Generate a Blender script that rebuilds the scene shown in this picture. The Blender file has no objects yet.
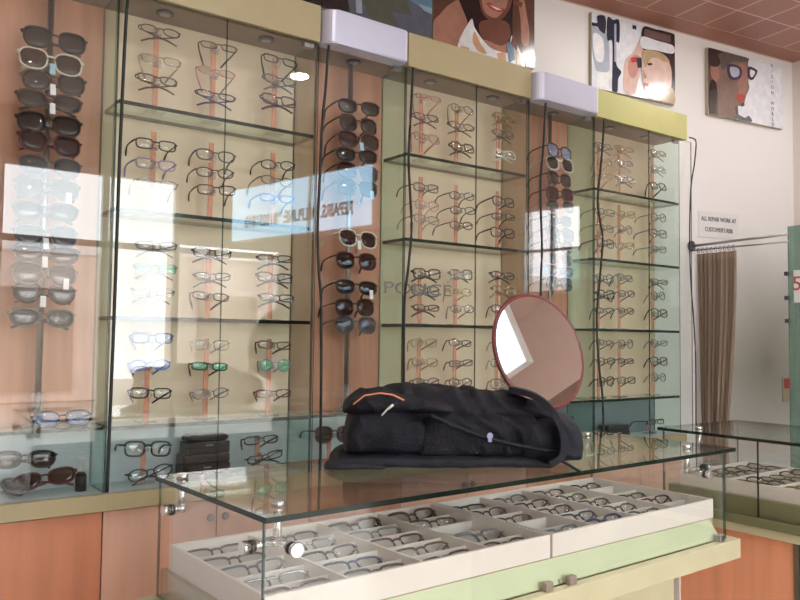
import bpy, bmesh, math, random
from mathutils import Vector, Matrix, noise
random.seed(7)
C = bpy.context.scene.collection
PI = math.pi

# ------------------------------------------------------------------ camera
F_PX, YAW, PITCH, ROLL = 781.217, 0.627441, 0.0494624, 0.0120143
CAM = Vector((-0.64532, -2.325217, 1.303519))
fw = Vector((math.sin(YAW)*math.cos(PITCH), math.cos(YAW)*math.cos(PITCH), math.sin(PITCH)))
r0 = Vector((math.cos(YAW), -math.sin(YAW), 0)); u0 = r0.cross(fw)
cr = r0*math.cos(ROLL)+u0*math.sin(ROLL); cu = -r0*math.sin(ROLL)+u0*math.cos(ROLL)
cd = bpy.data.cameras.new('camera'); cam = bpy.data.objects.new('camera', cd); C.objects.link(cam)
cd.sensor_width = 36; cd.lens = 36*F_PX/800; cd.clip_start = .05
M = Matrix((cr, cu, -fw)).transposed().to_4x4(); M.translation = CAM
cam.matrix_world = M
bpy.context.scene.camera = cam

# ------------------------------------------------------------------ materials
def nodes_of(name):
    m = bpy.data.materials.new(name); m.use_nodes = True
    nt = m.node_tree
    return m, nt, nt.nodes, nt.links
def mat(name, col, rough=.5, metal=0, var=.06, scale=8, bump=0, bscale=60, spec=.5, coat=0, stretch=None, emit=0):
    m, nt, N, L = nodes_of(name)
    b = N['Principled BSDF']
    b.inputs['Roughness'].default_value = rough; b.inputs['Metallic'].default_value = metal
    b.inputs['Specular IOR Level'].default_value = spec
    b.inputs['Coat Weight'].default_value = coat; b.inputs['Coat Roughness'].default_value = .05
    tc = N.new('ShaderNodeTexCoord'); mp = N.new('ShaderNodeMapping')
    if stretch: mp.inputs['Scale'].default_value = stretch
    L.new(tc.outputs['Object'], mp.inputs['Vector'])
    nz = N.new('ShaderNodeTexNoise'); nz.inputs['Scale'].default_value = scale; nz.inputs['Detail'].default_value = 5
    L.new(mp.outputs[0], nz.inputs['Vector'])
    cr_ = N.new('ShaderNodeValToRGB')
    cr_.color_ramp.elements[0].position = .3; cr_.color_ramp.elements[1].position = .7
    cr_.color_ramp.elements[0].color = tuple(c*(1-var) for c in col)+(1,)
    cr_.color_ramp.elements[1].color = tuple(min(1, c*(1+var)) for c in col)+(1,)
    L.new(nz.outputs['Fac'], cr_.inputs['Fac']); L.new(cr_.outputs['Color'], b.inputs['Base Color'])
    if bump:
        n2 = N.new('ShaderNodeTexNoise'); n2.inputs['Scale'].default_value = bscale; n2.inputs['Detail'].default_value = 4
        L.new(mp.outputs[0], n2.inputs['Vector'])
        bp = N.new('ShaderNodeBump'); bp.inputs['Strength'].default_value = bump; bp.inputs['Distance'].default_value = .01
        L.new(n2.outputs['Fac'], bp.inputs['Height']); L.new(bp.outputs['Normal'], b.inputs['Normal'])
    if emit:
        b.inputs['Emission Strength'].default_value = emit
        L.new(cr_.outputs['Color'], b.inputs['Emission Color'])
    return m
def glass(name, tint=(1, 1, 1), ior=1.5, rough=0.0, opacity=0.0, body=(.5, .5, .5)):
    """clear sheet: transparent + fresnel reflection, with an optional share of diffuse body colour"""
    m, nt, N, L = nodes_of(name)
    N.remove(N['Principled BSDF']); out = N['Material Output']
    tr = N.new('ShaderNodeBsdfTransparent'); tr.inputs['Color'].default_value = (*tint, 1)
    gl = N.new('ShaderNodeBsdfGlossy'); gl.inputs['Roughness'].default_value = rough
    gl.inputs['Color'].default_value = (1, 1, 1, 1)
    # Schlick reflectance, the same from both sides of the sheet
    lw = N.new('ShaderNodeLayerWeight'); lw.inputs['Blend'].default_value = .5
    pw_ = N.new('ShaderNodeMath'); pw_.operation = 'POWER'; pw_.inputs[1].default_value = 5; L.new(lw.outputs['Facing'], pw_.inputs[0])
    f0 = ((ior-1)/(ior+1))**2
    fr = N.new('ShaderNodeMath'); fr.operation = 'MULTIPLY_ADD'; fr.inputs[1].default_value = 1-f0; fr.inputs[2].default_value = f0
    L.new(pw_.outputs[0], fr.inputs[0])
    mx = N.new('ShaderNodeMixShader')
    L.new(fr.outputs[0], mx.inputs[0]); L.new(gl.outputs[0], mx.inputs[2])
    if opacity:
        df = N.new('ShaderNodeBsdfDiffuse'); df.inputs['Color'].default_value = (*body, 1)
        m2 = N.new('ShaderNodeMixShader'); m2.inputs[0].default_value = opacity
        L.new(tr.outputs[0], m2.inputs[1]); L.new(df.outputs[0], m2.inputs[2]); L.new(m2.outputs[0], mx.inputs[1])
    else:
        L.new(tr.outputs[0], mx.inputs[1])
    L.new(mx.outputs[0], out.inputs['Surface'])
    return m
def emitter(name, col, s):
    m, nt, N, L = nodes_of(name)
    b = N['Principled BSDF']; b.inputs['Base Color'].default_value = (*col, 1)
    b.inputs['Emission Color'].default_value = (*col, 1); b.inputs['Emission Strength'].default_value = s
    return m

wood_st = (14, 14, 1.2)
G = dict(
    wall=None, ceil=None,
    cream=mat('cream_laminate', (.80, .68, .50), .45, var=.05, scale=3),
    pale=mat('pale_blue_laminate', (.50, .60, .64), .4, var=.03),
    teal=mat('grey_teal_laminate', (.20, .26, .29), .4, var=.03),
    wood=mat('salmon_wood_veneer', (.60, .31, .20), .4, var=.16, scale=1.6, stretch=wood_st),
    wood_sheen=mat('sheen_lightened_veneer', (.76, .46, .34), .32, var=.07, scale=1.6, stretch=wood_st),  # salmon veneer made paler to paint in the doors' reflected sheen
    wood_red=mat('red_orange_veneer', (.62, .25, .14), .35, var=.10, scale=1.6, stretch=wood_st),
    wood_orange=mat('bright_orange_veneer', (.92, .40, .23), .38, var=.08, scale=1.6, stretch=wood_st),
    gold=mat('olive_gold_laminate', (.43, .365, .21), .42, var=.04, spec=.5),
    gold_green=mat('lime_gold_laminate', (.50, .48, .19), .40, var=.04),
    ledge=mat('cream_gold_laminate', (.58, .53, .34), .40, var=.05),
    soffit=mat('brown_grey_board', (.28, .22, .17), .6, var=.05),
    silver=mat('brushed_silver', (.62, .64, .80), .36, metal=.4, var=.03),
    chrome=mat('chrome', (.80, .80, .80), .12, metal=1, var=.02),
    steel=mat('satin_steel', (.42, .42, .42), .35, metal=1, var=.04),
    darksteel=mat('dark_lamp_steel', (.10, .11, .13), .3, metal=.8, var=.05),
    black=mat('black_plastic', (.015, .015, .018), .35, var=.1),
    cable=mat('black_cable', (.012, .016, .014), .5, var=.1),
    white=mat('white_plastic', (.80, .80, .80), .5, var=.02),
    tray=mat('ivory_tray_flock', (.80, .72, .66), .8, var=.03, bump=.1, bscale=300),
    traygrey=mat('grey_tray_lining', (.40, .40, .37), .9, var=.05),
    traytan=mat('tan_tray_flock', (.42, .38, .27), .9, var=.12, scale=20),
    fascia=mat('mint_lacquer', (.64, .70, .47), .15, var=.04, coat=.5),
    olive=mat('olive_lacquer', (.19, .19, .10), .3, var=.05),
    tan=mat('tan_laminate', (.42, .35, .25), .5, var=.05),
    pane=glass('clear_glass', (.985, .995, .99), 1.58),
    sidepane=glass('green_tinted_glass', (.84, .92, .88), 1.5),
    shelf=glass('shelf_glass', (.86, .94, .90), 1.5),
    top=glass('counter_glass', (.93, .97, .95), 1.62),
    teal_pane=glass('teal_partition_glass', (.60, .76, .70), 1.5, opacity=.4, body=(.30, .42, .37)),
    edge=glass('glass_edge', (.10, .22, .19), 1.5, rough=.1, opacity=.8, body=(.005, .014, .012)),
    edge_light=glass('glass_edge_thin', (.35, .45, .42), 1.5, rough=.1, opacity=.5, body=(.05, .09, .08)),
    rod=glass('orange_acrylic', (.98, .76, .66), 1.45, opacity=.38, body=(.90, .50, .37)),
    acrylic=glass('clear_acrylic', (.93, .93, .92), 1.45, opacity=.18, body=(.8, .75, .72)),
    lens=glass('clear_lens', (.95, .96, .96), 1.6),
    lens_green=glass('green_coated_lens', (.75, .95, .85), 1.7, opacity=.25, body=(.15, .65, .42)),
    lens_blue=glass('blue_coated_lens', (.80, .88, .98), 1.7, opacity=.2, body=(.35, .5, .9)),
    sunlens=glass('dark_lens', (.10, .09, .10), 1.6, opacity=.35, body=(.006, .005, .007)),
    sunlens_brown=glass('brown_lens', (.22, .10, .09), 1.6, opacity=.35, body=(.030, .008, .008)),
    sunlens_grey=glass('grey_gradient_lens', (.28, .28, .30), 1.6, opacity=.4, body=(.14, .14, .15)),
    tag=mat('paper_tag', (.82, .85, .90), .8, var=.02),
    tagblue=mat('blue_paper_tag', (.35, .62, .75), .8, var=.02),
)
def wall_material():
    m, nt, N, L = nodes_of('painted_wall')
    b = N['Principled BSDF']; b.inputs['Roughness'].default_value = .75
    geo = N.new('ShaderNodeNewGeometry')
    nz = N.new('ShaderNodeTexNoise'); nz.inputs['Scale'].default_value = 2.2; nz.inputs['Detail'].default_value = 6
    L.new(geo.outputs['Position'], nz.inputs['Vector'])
    # grime scuff near the corner, widened to paint in the lower wall's shade
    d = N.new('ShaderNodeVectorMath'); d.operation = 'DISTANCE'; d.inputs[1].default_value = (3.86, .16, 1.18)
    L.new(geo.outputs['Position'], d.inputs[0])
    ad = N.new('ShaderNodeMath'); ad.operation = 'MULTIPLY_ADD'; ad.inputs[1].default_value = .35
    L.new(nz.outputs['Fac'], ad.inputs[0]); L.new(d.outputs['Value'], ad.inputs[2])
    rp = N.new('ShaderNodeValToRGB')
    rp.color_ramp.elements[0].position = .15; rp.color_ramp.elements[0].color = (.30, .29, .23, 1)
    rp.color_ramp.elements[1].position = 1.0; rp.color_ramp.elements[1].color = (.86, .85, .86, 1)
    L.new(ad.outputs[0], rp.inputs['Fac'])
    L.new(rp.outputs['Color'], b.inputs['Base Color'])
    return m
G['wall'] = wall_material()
G['plain'] = mat('warm_plaster', (.78, .70, .66), .8, var=.03, scale=2)
G['ceiling_paint'] = mat('pink_ceiling_paint', (.74, .58, .52), .8, var=.02, scale=2)
def tile_ceiling_material():
    m, nt, N, L = nodes_of('brown_ceiling_tiles')
    b = N['Principled BSDF']; b.inputs['Roughness'].default_value = .45
    tc = N.new('ShaderNodeTexCoord')
    br = N.new('ShaderNodeTexBrick'); br.offset = 0; br.squash = 1
    br.inputs['Scale'].default_value = 1; br.inputs['Brick Width'].default_value = .222; br.inputs['Row Height'].default_value = .222
    br.inputs['Mortar Size'].default_value = .0042; br.inputs['Mortar Smooth'].default_value = .1
    br.inputs['Color1'].default_value = (.34, .155, .115, 1); br.inputs['Color2'].default_value = (.38, .18, .135, 1)
    br.inputs['Mortar'].default_value = (.72, .50, .43, 1)
    L.new(tc.outputs['Object'], br.inputs['Vector'])
    L.new(br.outputs['Color'], b.inputs['Base Color'])
    return m
G['tiles'] = tile_ceiling_material()
G['tileplain'] = mat('brown_ceiling_border', (.36, .15, .10), .45, var=.06, scale=5)
G['floor'] = mat('cream_floor_tile', (.62, .55, .48), .3, var=.06, scale=3)

# ------------------------------------------------------------------ mesh helpers
def link(name, bm, mats, parent=None, smooth=False):
    me = bpy.data.meshes.new(name)
    bmesh.ops.recalc_face_normals(bm, faces=bm.faces)
    bm.to_mesh(me); bm.free()
    for m in (mats if isinstance(mats, (list, tuple)) else [mats]): me.materials.append(m)
    if smooth:
        for p in me.polygons: p.use_smooth = True
    o = bpy.data.objects.new(name, me); C.objects.link(o)
    if parent: o.parent = parent
    return o
def box(bm, x0, x1, y0, y1, z0, z1, mi=0, bev=0):
    vs = [bm.verts.new(p) for p in ((x0,y0,z0),(x1,y0,z0),(x1,y1,z0),(x0,y1,z0),(x0,y0,z1),(x1,y0,z1),(x1,y1,z1),(x0,y1,z1))]
    fs = [bm.faces.new([vs[i] for i in q]) for q in ((0,3,2,1),(4,5,6,7),(0,1,5,4),(1,2,6,5),(2,3,7,6),(3,0,4,7))]
    for f in fs: f.material_index = mi
    if bev:
        es = list({e for f in fs for e in f.edges})
        bmesh.ops.bevel(bm, geom=es, offset=bev, segments=2, profile=.5, affect='EDGES', material=-1)
    return fs
def bx(name, a, m, parent=None, bev=0):
    bm = bmesh.new(); box(bm, *a, bev=bev); return link(name, bm, m, parent)
def sheet(name, a, face, edge, thin, parent=None):
    """glass sheet: big faces one material, the four narrow edges the darker green one"""
    bm = bmesh.new(); fs = box(bm, *a)
    grp = {'z': (0, 1), 'y': (2, 4), 'x': (3, 5)}[thin]
    for i, f in enumerate(fs): f.material_index = 0 if i in grp else 1
    return link(name, bm, [face, edge], parent)
def cyl(bm, p, q, r, seg=14, r2=None, mi=0):
    p, q = Vector(p), Vector(q); d = q-p; n = d.normalized()
    a = n.orthogonal().normalized(); b = n.cross(a); r2 = r if r2 is None else r2
    A = [bm.verts.new(p+(a*math.cos(t)+b*math.sin(t))*r) for t in [2*PI*i/seg for i in range(seg)]]
    B = [bm.verts.new(q+(a*math.cos(t)+b*math.sin(t))*r2) for t in [2*PI*i/seg for i in range(seg)]]
    for i in range(seg):
        j = (i+1) % seg; f = bm.faces.new((A[i], A[j], B[j], B[i])); f.smooth = True; f.material_index = mi
    bm.faces.new(A).material_index = mi; bm.faces.new(B).material_index = mi
def tube(bm, pts, r, seg=8, flat=1.0, closed=False):
    pts = [Vector(p) for p in pts]; n = len(pts); rings = []
    up = Vector((0, 0, 1))
    for i, p in enumerate(pts):
        t = (pts[(i+1) % n]-pts[i-1]) if closed else (pts[min(i+1, n-1)]-pts[max(i-1, 0)])
        t.normalize(); a = t.cross(up)
        if a.length < .05: a = t.cross(Vector((0, 1, 0)))
        a.normalize(); b = t.cross(a)
        rr = r[i] if isinstance(r, (list, tuple)) else r
        rings.append([bm.verts.new(p+a*math.cos(2*PI*k/seg)*rr+b*math.sin(2*PI*k/seg)*rr*flat) for k in range(seg)])
    for i in range(n if closed else n-1):
        A, B = rings[i], rings[(i+1) % n]
        for k in range(seg):
            f = bm.faces.new((A[k], A[(k+1) % seg], B[(k+1) % seg], B[k])); f.smooth = True
    if not closed: bm.faces.new(rings[0]); bm.faces.new(rings[-1])
def empty(name, loc=(0, 0, 0), rz=0):
    o = bpy.data.objects.new(name, None); C.objects.link(o); o.empty_display_size = .05
    o.location = loc; o.rotation_euler = (0, 0, rz); return o
def tag(o, label, cat, group=None, kind=None):
    if label: o['label'] = label
    if cat: o['category'] = cat
    if group: o['group'] = group
    if kind: o['kind'] = kind
    return o
def struct(o, label=None):
    o['kind'] = 'structure'
    if label: o['label'] = label
    return o
def word(name, s, size, m, loc, rot, parent=None, ext=.0006, sx=1, bold=0):
    cu_ = bpy.data.curves.new(name, 'FONT'); cu_.body = s; cu_.size = size; cu_.extrude = ext; cu_.offset = bold
    cu_.align_x = 'CENTER'; cu_.align_y = 'CENTER'
    t = bpy.data.objects.new(name, cu_); C.objects.link(t)
    me = bpy.data.meshes.new_from_object(t); bpy.data.objects.remove(t)
    me.materials.clear(); me.materials.append(m)
    o = bpy.data.objects.new(name, me); C.objects.link(o)
    o.location = loc; o.rotation_euler = rot; o.scale = (sx, 1, 1)
    if parent: o.parent = parent
    return o

# ------------------------------------------------------------------ room
WA = math.radians(8)                                  # the back wall runs 8 degrees off the cabinet line
wd = Vector((math.cos(WA), -math.sin(WA), 0)); wn = Vector((math.sin(WA), math.cos(WA), 0))
WP = Vector((3.2, .25, 0)); ZC = 3.05
def wallpt(s, off=0, z=0):                             # s metres along the wall from WP, off metres out into the room
    p = WP+wd*s-wn*off; return Vector((p.x, p.y, z))
S0, S1 = -6.0, .925
def quadbox(name, pts, z0, z1, m):
    bm = bmesh.new(); A = [bm.verts.new((p[0], p[1], z0)) for p in pts]; B = [bm.verts.new((p[0], p[1], z1)) for p in pts]
    n = len(pts); bm.faces.new(A); bm.faces.new(B)
    for i in range(n): bm.faces.new((A[i], A[(i+1) % n], B[(i+1) % n], B[i]))
    return link(name, bm, m)
struct(quadbox('wall_back', [wallpt(S0), wallpt(S1+.1), wallpt(S1+.1, -.1), wallpt(S0, -.1)], 0, ZC+.1, G['wall']), 'white painted back wall with grime and painted-in shade near its corner')
# right wall, with one window
cx0 = wallpt(S1)
def rwall(d, off=0): return cx0-wn*d+wd*off
YF = -4.2
dEnd = (cx0.y-YF)/wn.y+.1
w0, w1, wz0, wz1 = 1.75, 2.32, 1.66, 2.36
G['pinkwall'] = mat('pink_wall_paint', (.72, .56, .50), .8, var=.02)
G['added_panelling'] = mat('added_dark_panelling', (.30, .20, .15), .55, var=.12, scale=1.5, stretch=(9, 9, .8))  # dark finish added out of view to cut haze reflected in cabinet glass
for a, b, z0, z1, m in ((0, 1.0, 0, ZC+.1, 'plain'), (1.0, w0, 0, wz1, 'added_panelling'), (w1, dEnd, 0, wz1, 'added_panelling'), (w1, dEnd, wz1, ZC+.1, 'pinkwall'), (w0, w1, 0, wz0, 'added_panelling'), (w0, w1, wz1, ZC+.1, 'pinkwall'), (1.0, w0, wz1, ZC+.1, 'pinkwall')):
    struct(quadbox('wall_right', [rwall(a), rwall(b), rwall(b, .1), rwall(a, .1)], z0, z1, G[m]))
bm = bmesh.new()
for a, b, z0, z1 in ((w0, w0+.03, wz0, wz1), (w1-.03, w1, wz0, wz1), (w0, w1, wz0, wz0+.03), (w0, w1, wz1-.03, wz1), (w0+.27, w0+.295, wz0, wz1), (w0, w1, 2.0, 2.02)):
    P = [rwall(a, .03), rwall(b, .03), rwall(b, .07), rwall(a, .07)]
    A = [bm.verts.new((p.x, p.y, z0)) for p in P]; B = [bm.verts.new((p.x, p.y, z1)) for p in P]
    bm.faces.new(A); bm.faces.new(B)
    for i in range(4): bm.faces.new((A[i], A[(i+1) % 4], B[(i+1) % 4], B[i]))
struct(link('window_1', bm, G['white']))
struct(bx('wall_left', (-2.3, -2.2, -4.3, 1.1, 0, ZC+.1), G['plain']))
OX0, OX1, OZ = -1.2, 2.75, 2.66
for a in ((-2.3, OX0, 0, ZC+.1), (OX1, 3.7, 0, ZC+.1), (OX0, 1.75, OZ, ZC+.1), (1.75, OX1, 2.10, ZC+.1)):  # last piece: header added to narrow the sky reflected in the glass
    struct(bx('wall_front', (a[0], a[1], YF-.1, YF, a[2], a[3]), G['added_panelling']))
bm = bmesh.new()
for x in (OX0, .32, 1.10, 1.74-.04, OX1-.05): box(bm, x, x+.05, YF-.08, YF-.03, 0, OZ if x < 2 else 2.09)
box(bm, OX0, OX1, YF-.08, YF-.03, 2.02, 2.07); box(bm, OX0, 1.74, YF-.08, YF-.03, OZ-.05, OZ)
struct(link('window_2', bm, G['steel']))
struct(bx('floor', (-2.3, 4.3, -4.3, 1.2, -.06, 0), G['floor']))
# ceiling: painted field and, along the back wall, the brown tiled zone
def ceil_obj(name, v0, v1, m, dz=0):
    o = bx(name, (-6.3, 1.0, -v1, -v0, 0, .1), m)
    o.matrix_world = Matrix.Translation(WP+Vector((0, 0, ZC-dz)))@Matrix.Rotation(-WA, 4, 'Z'); return o
struct(ceil_obj('ceiling', -.1, 6.2, G['ceiling_paint'], dz=-.002))
tz = bx('ceiling_tiles', (-6.3+.016, 1.0+.016, -1.2, 0, 0, .04), G['tiles'])
tz.matrix_world = Matrix.Translation(WP+Vector((0, 0, ZC-.004))-wn*.135-wd*.016)@Matrix.Rotation(-WA, 4, 'Z')
struct(tz, 'brown square tiled ceiling panels with pale pink joints')
tb = ceil_obj('ceiling_border', .008, .135, G['tileplain'], dz=.006); struct(tb)
tt = ceil_obj('trim_1', -.0, .008, G['ceiling_paint'], dz=.009); struct(tt)
# outside the shopfront
struct(bx('pavement', (-16, 22, -22, YF-.1, -.12, -.02), mat('street_paving', (.42, .38, .34), .9)))
for i, (a, b, h, c) in enumerate(((-14, 4.0, 3.1, (.76, .62, .54)), (5.4, 18, 3.2, (.66, .56, .50)))):
    m = mat('street_render_%d' % i, c, .9)
    r = empty('street_building', ((a+b)/2, -14, 0)); w = (b-a)/2
    bx('facade', (-w, w, -1, 0, 0, h), m, r)
    bx('parapet', (-w, w, .0, .06, h-.2, h), G['white'], r)
    for k in range(-3, 4): bx('shutter', (k*w/3.6-.7, k*w/3.6+.7, .0, .05, .2, 2.2), G['soffit'] if k % 2 else G['steel'], r)
    tag(r, ('low tan street building with shutters, beyond the open shopfront', 'low tan street building past the gap, seen only reflected in glass')[i], 'building')

# ------------------------------------------------------------------ cabinets along the wall
X = [0, .6745, 1.0533, 1.6969, 2.1127, 2.7698]
ZT, ZB, ZD = 2.32, .852, 1.04
SH = [2.0, 1.68, 1.36, 1.04]
YB = .155
def door_leaf(root, x0, x1, m, knob_x=None):
    d = bx('door', (x0+.002, x1-.002, .0, .018, .03, .798), m, root)
    if knob_x is not None:
        bm = bmesh.new(); cyl(bm, (knob_x, 0, .745), (knob_x, -.012, .745), .005); cyl(bm, (knob_x, -.010, .745), (knob_x, -.02, .745), .012, r2=.009)
        link('knob', bm, G['steel'], d)
def downlight(root, x, y=.07):
    bm = bmesh.new(); cyl(bm, (x, y, ZT), (x, y, ZT-.006), .028, 20)
    d = link('downlight', bm, G['darksteel'], root)
    bm = bmesh.new(); cyl(bm, (x, y, ZT-.006), (x, y, ZT-.008), .017, 16); link('lamp_lens', bm, G['steel'], d)
def clip(root, x, z=ZT-.014):
    bx('door_clip', (x-.018, x+.018, -.006, .012, z-.008, z+.006), G['steel'], root)
def cabinet(x0, x1, seam, corn_m, low_m, label, doors, lights, extra=0):
    w = x1-x0; r = empty('display_cabinet', (x0, 0, 0))
    bx('back_panel', (0, w, YB, YB+.018, ZD, ZT+.1), G['cream'], r)
    bx('lower_back_panel', (0, w, YB, YB+.018, ZB, ZD), low_m, r)
    bx('soffit', (0, w, .004, YB, ZT, ZT+.016), G['soffit'], r)
    bx('cornice', (-.0, w+.03*extra, -.02, .012, ZT, ZT+.126), corn_m, r)
    bx('top_board', (0, w, .012, YB+.018, ZT+.016, ZT+.126), corn_m, r)
    for z in SH:
        sheet('shelf', (.012, w-.006, .006, YB-.002, z-.012, z), G['shelf'], G['edge'], 'z', r)
    for a in (0, w-.006):
        sheet('side_glass', (a, a+.006, .004, YB, ZB, ZT), G['sidepane'], G['edge_light'], 'x', r)
    sheet('glass_door', (.004, seam-.001, -.006, 0, ZB, ZT), G['pane'], G['edge_light'], 'y', r)
    sheet('glass_door', (seam+.001, w-.002+.09*extra, -.006, 0, ZB, ZT), G['pane'], G['edge_light'], 'y', r)
    clip(r, w-.035)
    bx('base_board', (0, w, -.0, YB+.018, .806, ZB), G['pale'], r)
    bx('base_rail', (0, w, -.03, 0, .806, ZB), G['gold'], r)
    bx('base_carcass', (0, w, .02, YB+.018, 0.0, .806), G['tan'], r)
    for a in doors: door_leaf(r, *a)
    for l in lights: downlight(r, l-x0)
    return tag(r, label, 'cabinet', 'spectacle cabinets along the wall')
cab1 = cabinet(X[0], X[1], .342, G['gold'], G['pale'], 'tall glass-fronted spectacle cabinet holding two black cases at its foot',
               [(0, .345, G['wood_sheen'], .322), (.345, .6745, G['wood_sheen'], .37)], (.164, .514))
cab2 = cabinet(X[2], X[3], .352, G['gold'], G['pale'], 'glass-fronted spectacle cabinet directly behind the round mirror',
               [(0, .32, G['wood_sheen'], .3), (.32, .6436, G['wood_sheen'], .34)], (1.226, 1.56))
cab3 = cabinet(X[4], X[5], .40, G['gold_green'], G['teal'], 'lime-topped end spectacle cabinet next to the hanging curtain',
               [(0, .33, G['wood_sheen'], .31), (.33, .657, G['wood_sheen'], .35)], (2.31, 2.588), extra=1)
def niche(x0, x1, pole_x, label, lowm, hood, doorm):
    w = x1-x0; r = empty('sunglasses_bay', (x0, 0, 0))
    bx('back_panel', (0, w, YB, YB+.018, ZD, ZT+.1), G['wood'], r)
    bx('lower_back_panel', (0, w, YB, YB+.018, ZB, ZD), lowm, r)
    bx('soffit', (0, w, .004, YB, ZT, ZT+.016), G['soffit'], r)
    bx('top_board', (0, w, .012, YB+.018, ZT+.016, ZT+.126), G['gold'], r)
    if hood:
        bm = bmesh.new(); rr = .045; pts = []
        a0, a1, f, b = .004, w-.026, -.060, .012
        pts += [(a0, b)]
        for k in range(7): t = PI+PI/2*k/6; pts.append((a0+rr+rr*math.cos(t), f+rr+rr*math.sin(t)))
        for k in range(5): t = -PI/2+PI/2*k/4; pts.append((a1-.02+.02*math.cos(t), f+.02+.02*math.sin(t)))
        pts += [(a1, b)]
        A = [bm.verts.new((p[0], p[1], ZT-.006)) for p in pts]; B = [bm.verts.new((p[0], p[1], ZT+.112)) for p in pts]
        bm.faces.new(A); bm.faces.new(B)
        for i in range(len(pts)):
            j = (i+1) % len(pts); ff = bm.faces.new((A[i], A[j], B[j], B[i]))
        bmesh.ops.bevel(bm, geom=[e for e in bm.edges if abs(e.verts[0].co.z-e.verts[1].co.z) < 1e-6], offset=.004, segments=2, affect='EDGES')
        link('silver_hood', bm, G['silver'], r)
    else:
        bx('cornice', (0, w, -.02, .012, ZT, ZT+.126), G['gold'], r)
    sheet('shelf', (.004, w-.004, .006, YB-.002, ZD-.009, ZD), G['shelf'], G['edge'], 'z', r)
    sheet('glass_door', (.004, w-.004, -.006, 0, ZB, ZT), G['pane'], G['edge_light'], 'y', r)
    clip(r, w-.04)
    px_ = pole_x-x0
    bm = bmesh.new(); cyl(bm, (px_, .088, ZD), (px_, .088, ZT), .009, 12); link('display_pole', bm, G['steel'], r)
    bm = bmesh.new()
    cyl(bm, (px_, .088, ZD), (px_, .088, ZD+.012), .04, 20); cyl(bm, (px_, .088, ZD+.012), (px_, .088, ZD+.10), .018, 14)
    link('acrylic_foot', bm, G['acrylic'], r)
    bx('base_board', (0, w, 0, YB+.018, .806, ZB), G['pale'], r)
    bx('base_rail', (0, w, -.03, 0, .806, ZB), G['gold'], r)
    bx('base_carcass', (0, w, .02, YB+.018, 0, .806), G['tan'], r)
    door_leaf(r, 0, w, doorm)
    downlight(r, pole_x-x0)
    return tag(r, label, 'display bay', 'wood-backed sunglasses bays')
niche(-.40, 0, -.165, 'wood-backed sunglasses bay with white framed pair near its top', G['pale'], False, G['wood_red'])
niche(X[1], X[2], .868, 'wood-backed sunglasses bay under silver hood behind the backpack', G['pale'], True, G['wood'])
niche(X[3], X[4], 1.924, 'wood-backed sunglasses bay under silver hood nearest the curtain', G['teal'], True, G['wood'])

# loose cables hanging down the fronts
cabs = [([(.020,2.318),(.014,2.2),(.008,1.8),(.006,1.4),(.003,1.1),(.001,.86)], 'thin black cable down the front edge of the case cabinet'),
 ([(.700,2.31),(.690,2.15),(.681,2.047),(.674,1.85),(.669,1.668),(.676,1.53),(.687,1.431),(.692,1.2),(.695,.86)], 'thin black cable between case cabinet and first silver-hooded bay'),
 ([(1.064,2.31),(1.055,2.12),(1.048,1.962),(1.058,1.82),(1.065,1.704),(1.052,1.56),(1.037,1.445),(1.036,1.25),(1.038,1.1),(1.04,.86)], 'wavy black cable at near edge of the mirror cabinet'),
 ([(1.768,2.31),(1.755,2.12),(1.739,1.977),(1.742,1.82),(1.748,1.682),(1.742,1.514),(1.745,1.2),(1.75,.86)], 'wavy black cable crossing the silver-hooded bay nearest the curtain'),
 ([(2.148,2.31),(2.125,2.1),(2.102,1.934),(2.118,1.84),(2.136,1.757),(2.115,1.57),(2.095,1.397),(2.11,1.2),(2.135,1.042),(2.14,.86)], 'wavy black cable at near edge of the lime-topped cabinet'),
 ([(2.80,2.33),(2.845,2.328),(2.856,2.30),(2.84,2.2),(2.808,2.066),(2.796,1.813),(2.805,1.6),(2.826,1.414),(2.84,1.2),(2.84,.86),(2.845,.4),(2.84,.004)], 'black cable curving down beside the curtain rail bracket')]
for pts, lab in cabs:
    bm = bmesh.new()
    P = [Vector((x, -.034, z)) for x, z in pts]; Q = []
    for i in range(len(P)-1):
        a, b, c, d = P[max(i-1, 0)], P[i], P[i+1], P[min(i+2, len(P)-1)]
        for k in range(5):
            t = k/5; Q.append(.5*((2*b)+(c-a)*t+(2*a-5*b+4*c-d)*t*t+(3*b-a-3*c+d)*t**3))
    Q.append(P[-1]); tube(bm, Q, .0034 if 'curtain rail' in lab else .0050, 7)
    tag(link('cable', bm, G['cable']), lab, 'cable')

# ------------------------------------------------------------------ spectacles
SHAPES = {   # half width, half height, superellipse power, top/bottom skew, rim radius
    'rectangular': (.0265, .0155, 3.6, .10, .0022), 'oval': (.0260, .0155, 2.2, .0, .0020), 'round': (.0230, .0215, 2.0, .0, .0016),
    'square': (.0265, .0200, 3.4, .12, .0028), 'narrow': (.0265, .0120, 3.2, .06, .0022), 'cat-eye': (.0265, .0180, 2.6, .18, .0026),
    'big': (.0340, .0285, 2.7, .14, .0026), 'aviator': (.0330, .0280, 2.3, .25, .0018), 'wrap': (.0350, .0230, 2.6, .20, .0028)}
cache = {}
def outline(shape, sgn, n=22):
    hw, hh, p, sk, rr = SHAPES[shape]; cx = hw+.0095; out = []
    for k in range(n):
        t = 2*PI*k/n; c, s = math.cos(t), math.sin(t)
        x = hw*math.copysign(abs(c)**(2/p), c); z = hh*math.copysign(abs(s)**(2/p), s)
        x *= 1+sk*(z/hh)*.5 if shape != 'round' else 1
        if z < 0 and x < 0: z *= 1-.25*sk*abs(x/hw)
        X_ = cx+x; out.append(Vector((sgn*X_, .10*X_*X_*8*.35, z)))
    return out
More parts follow.
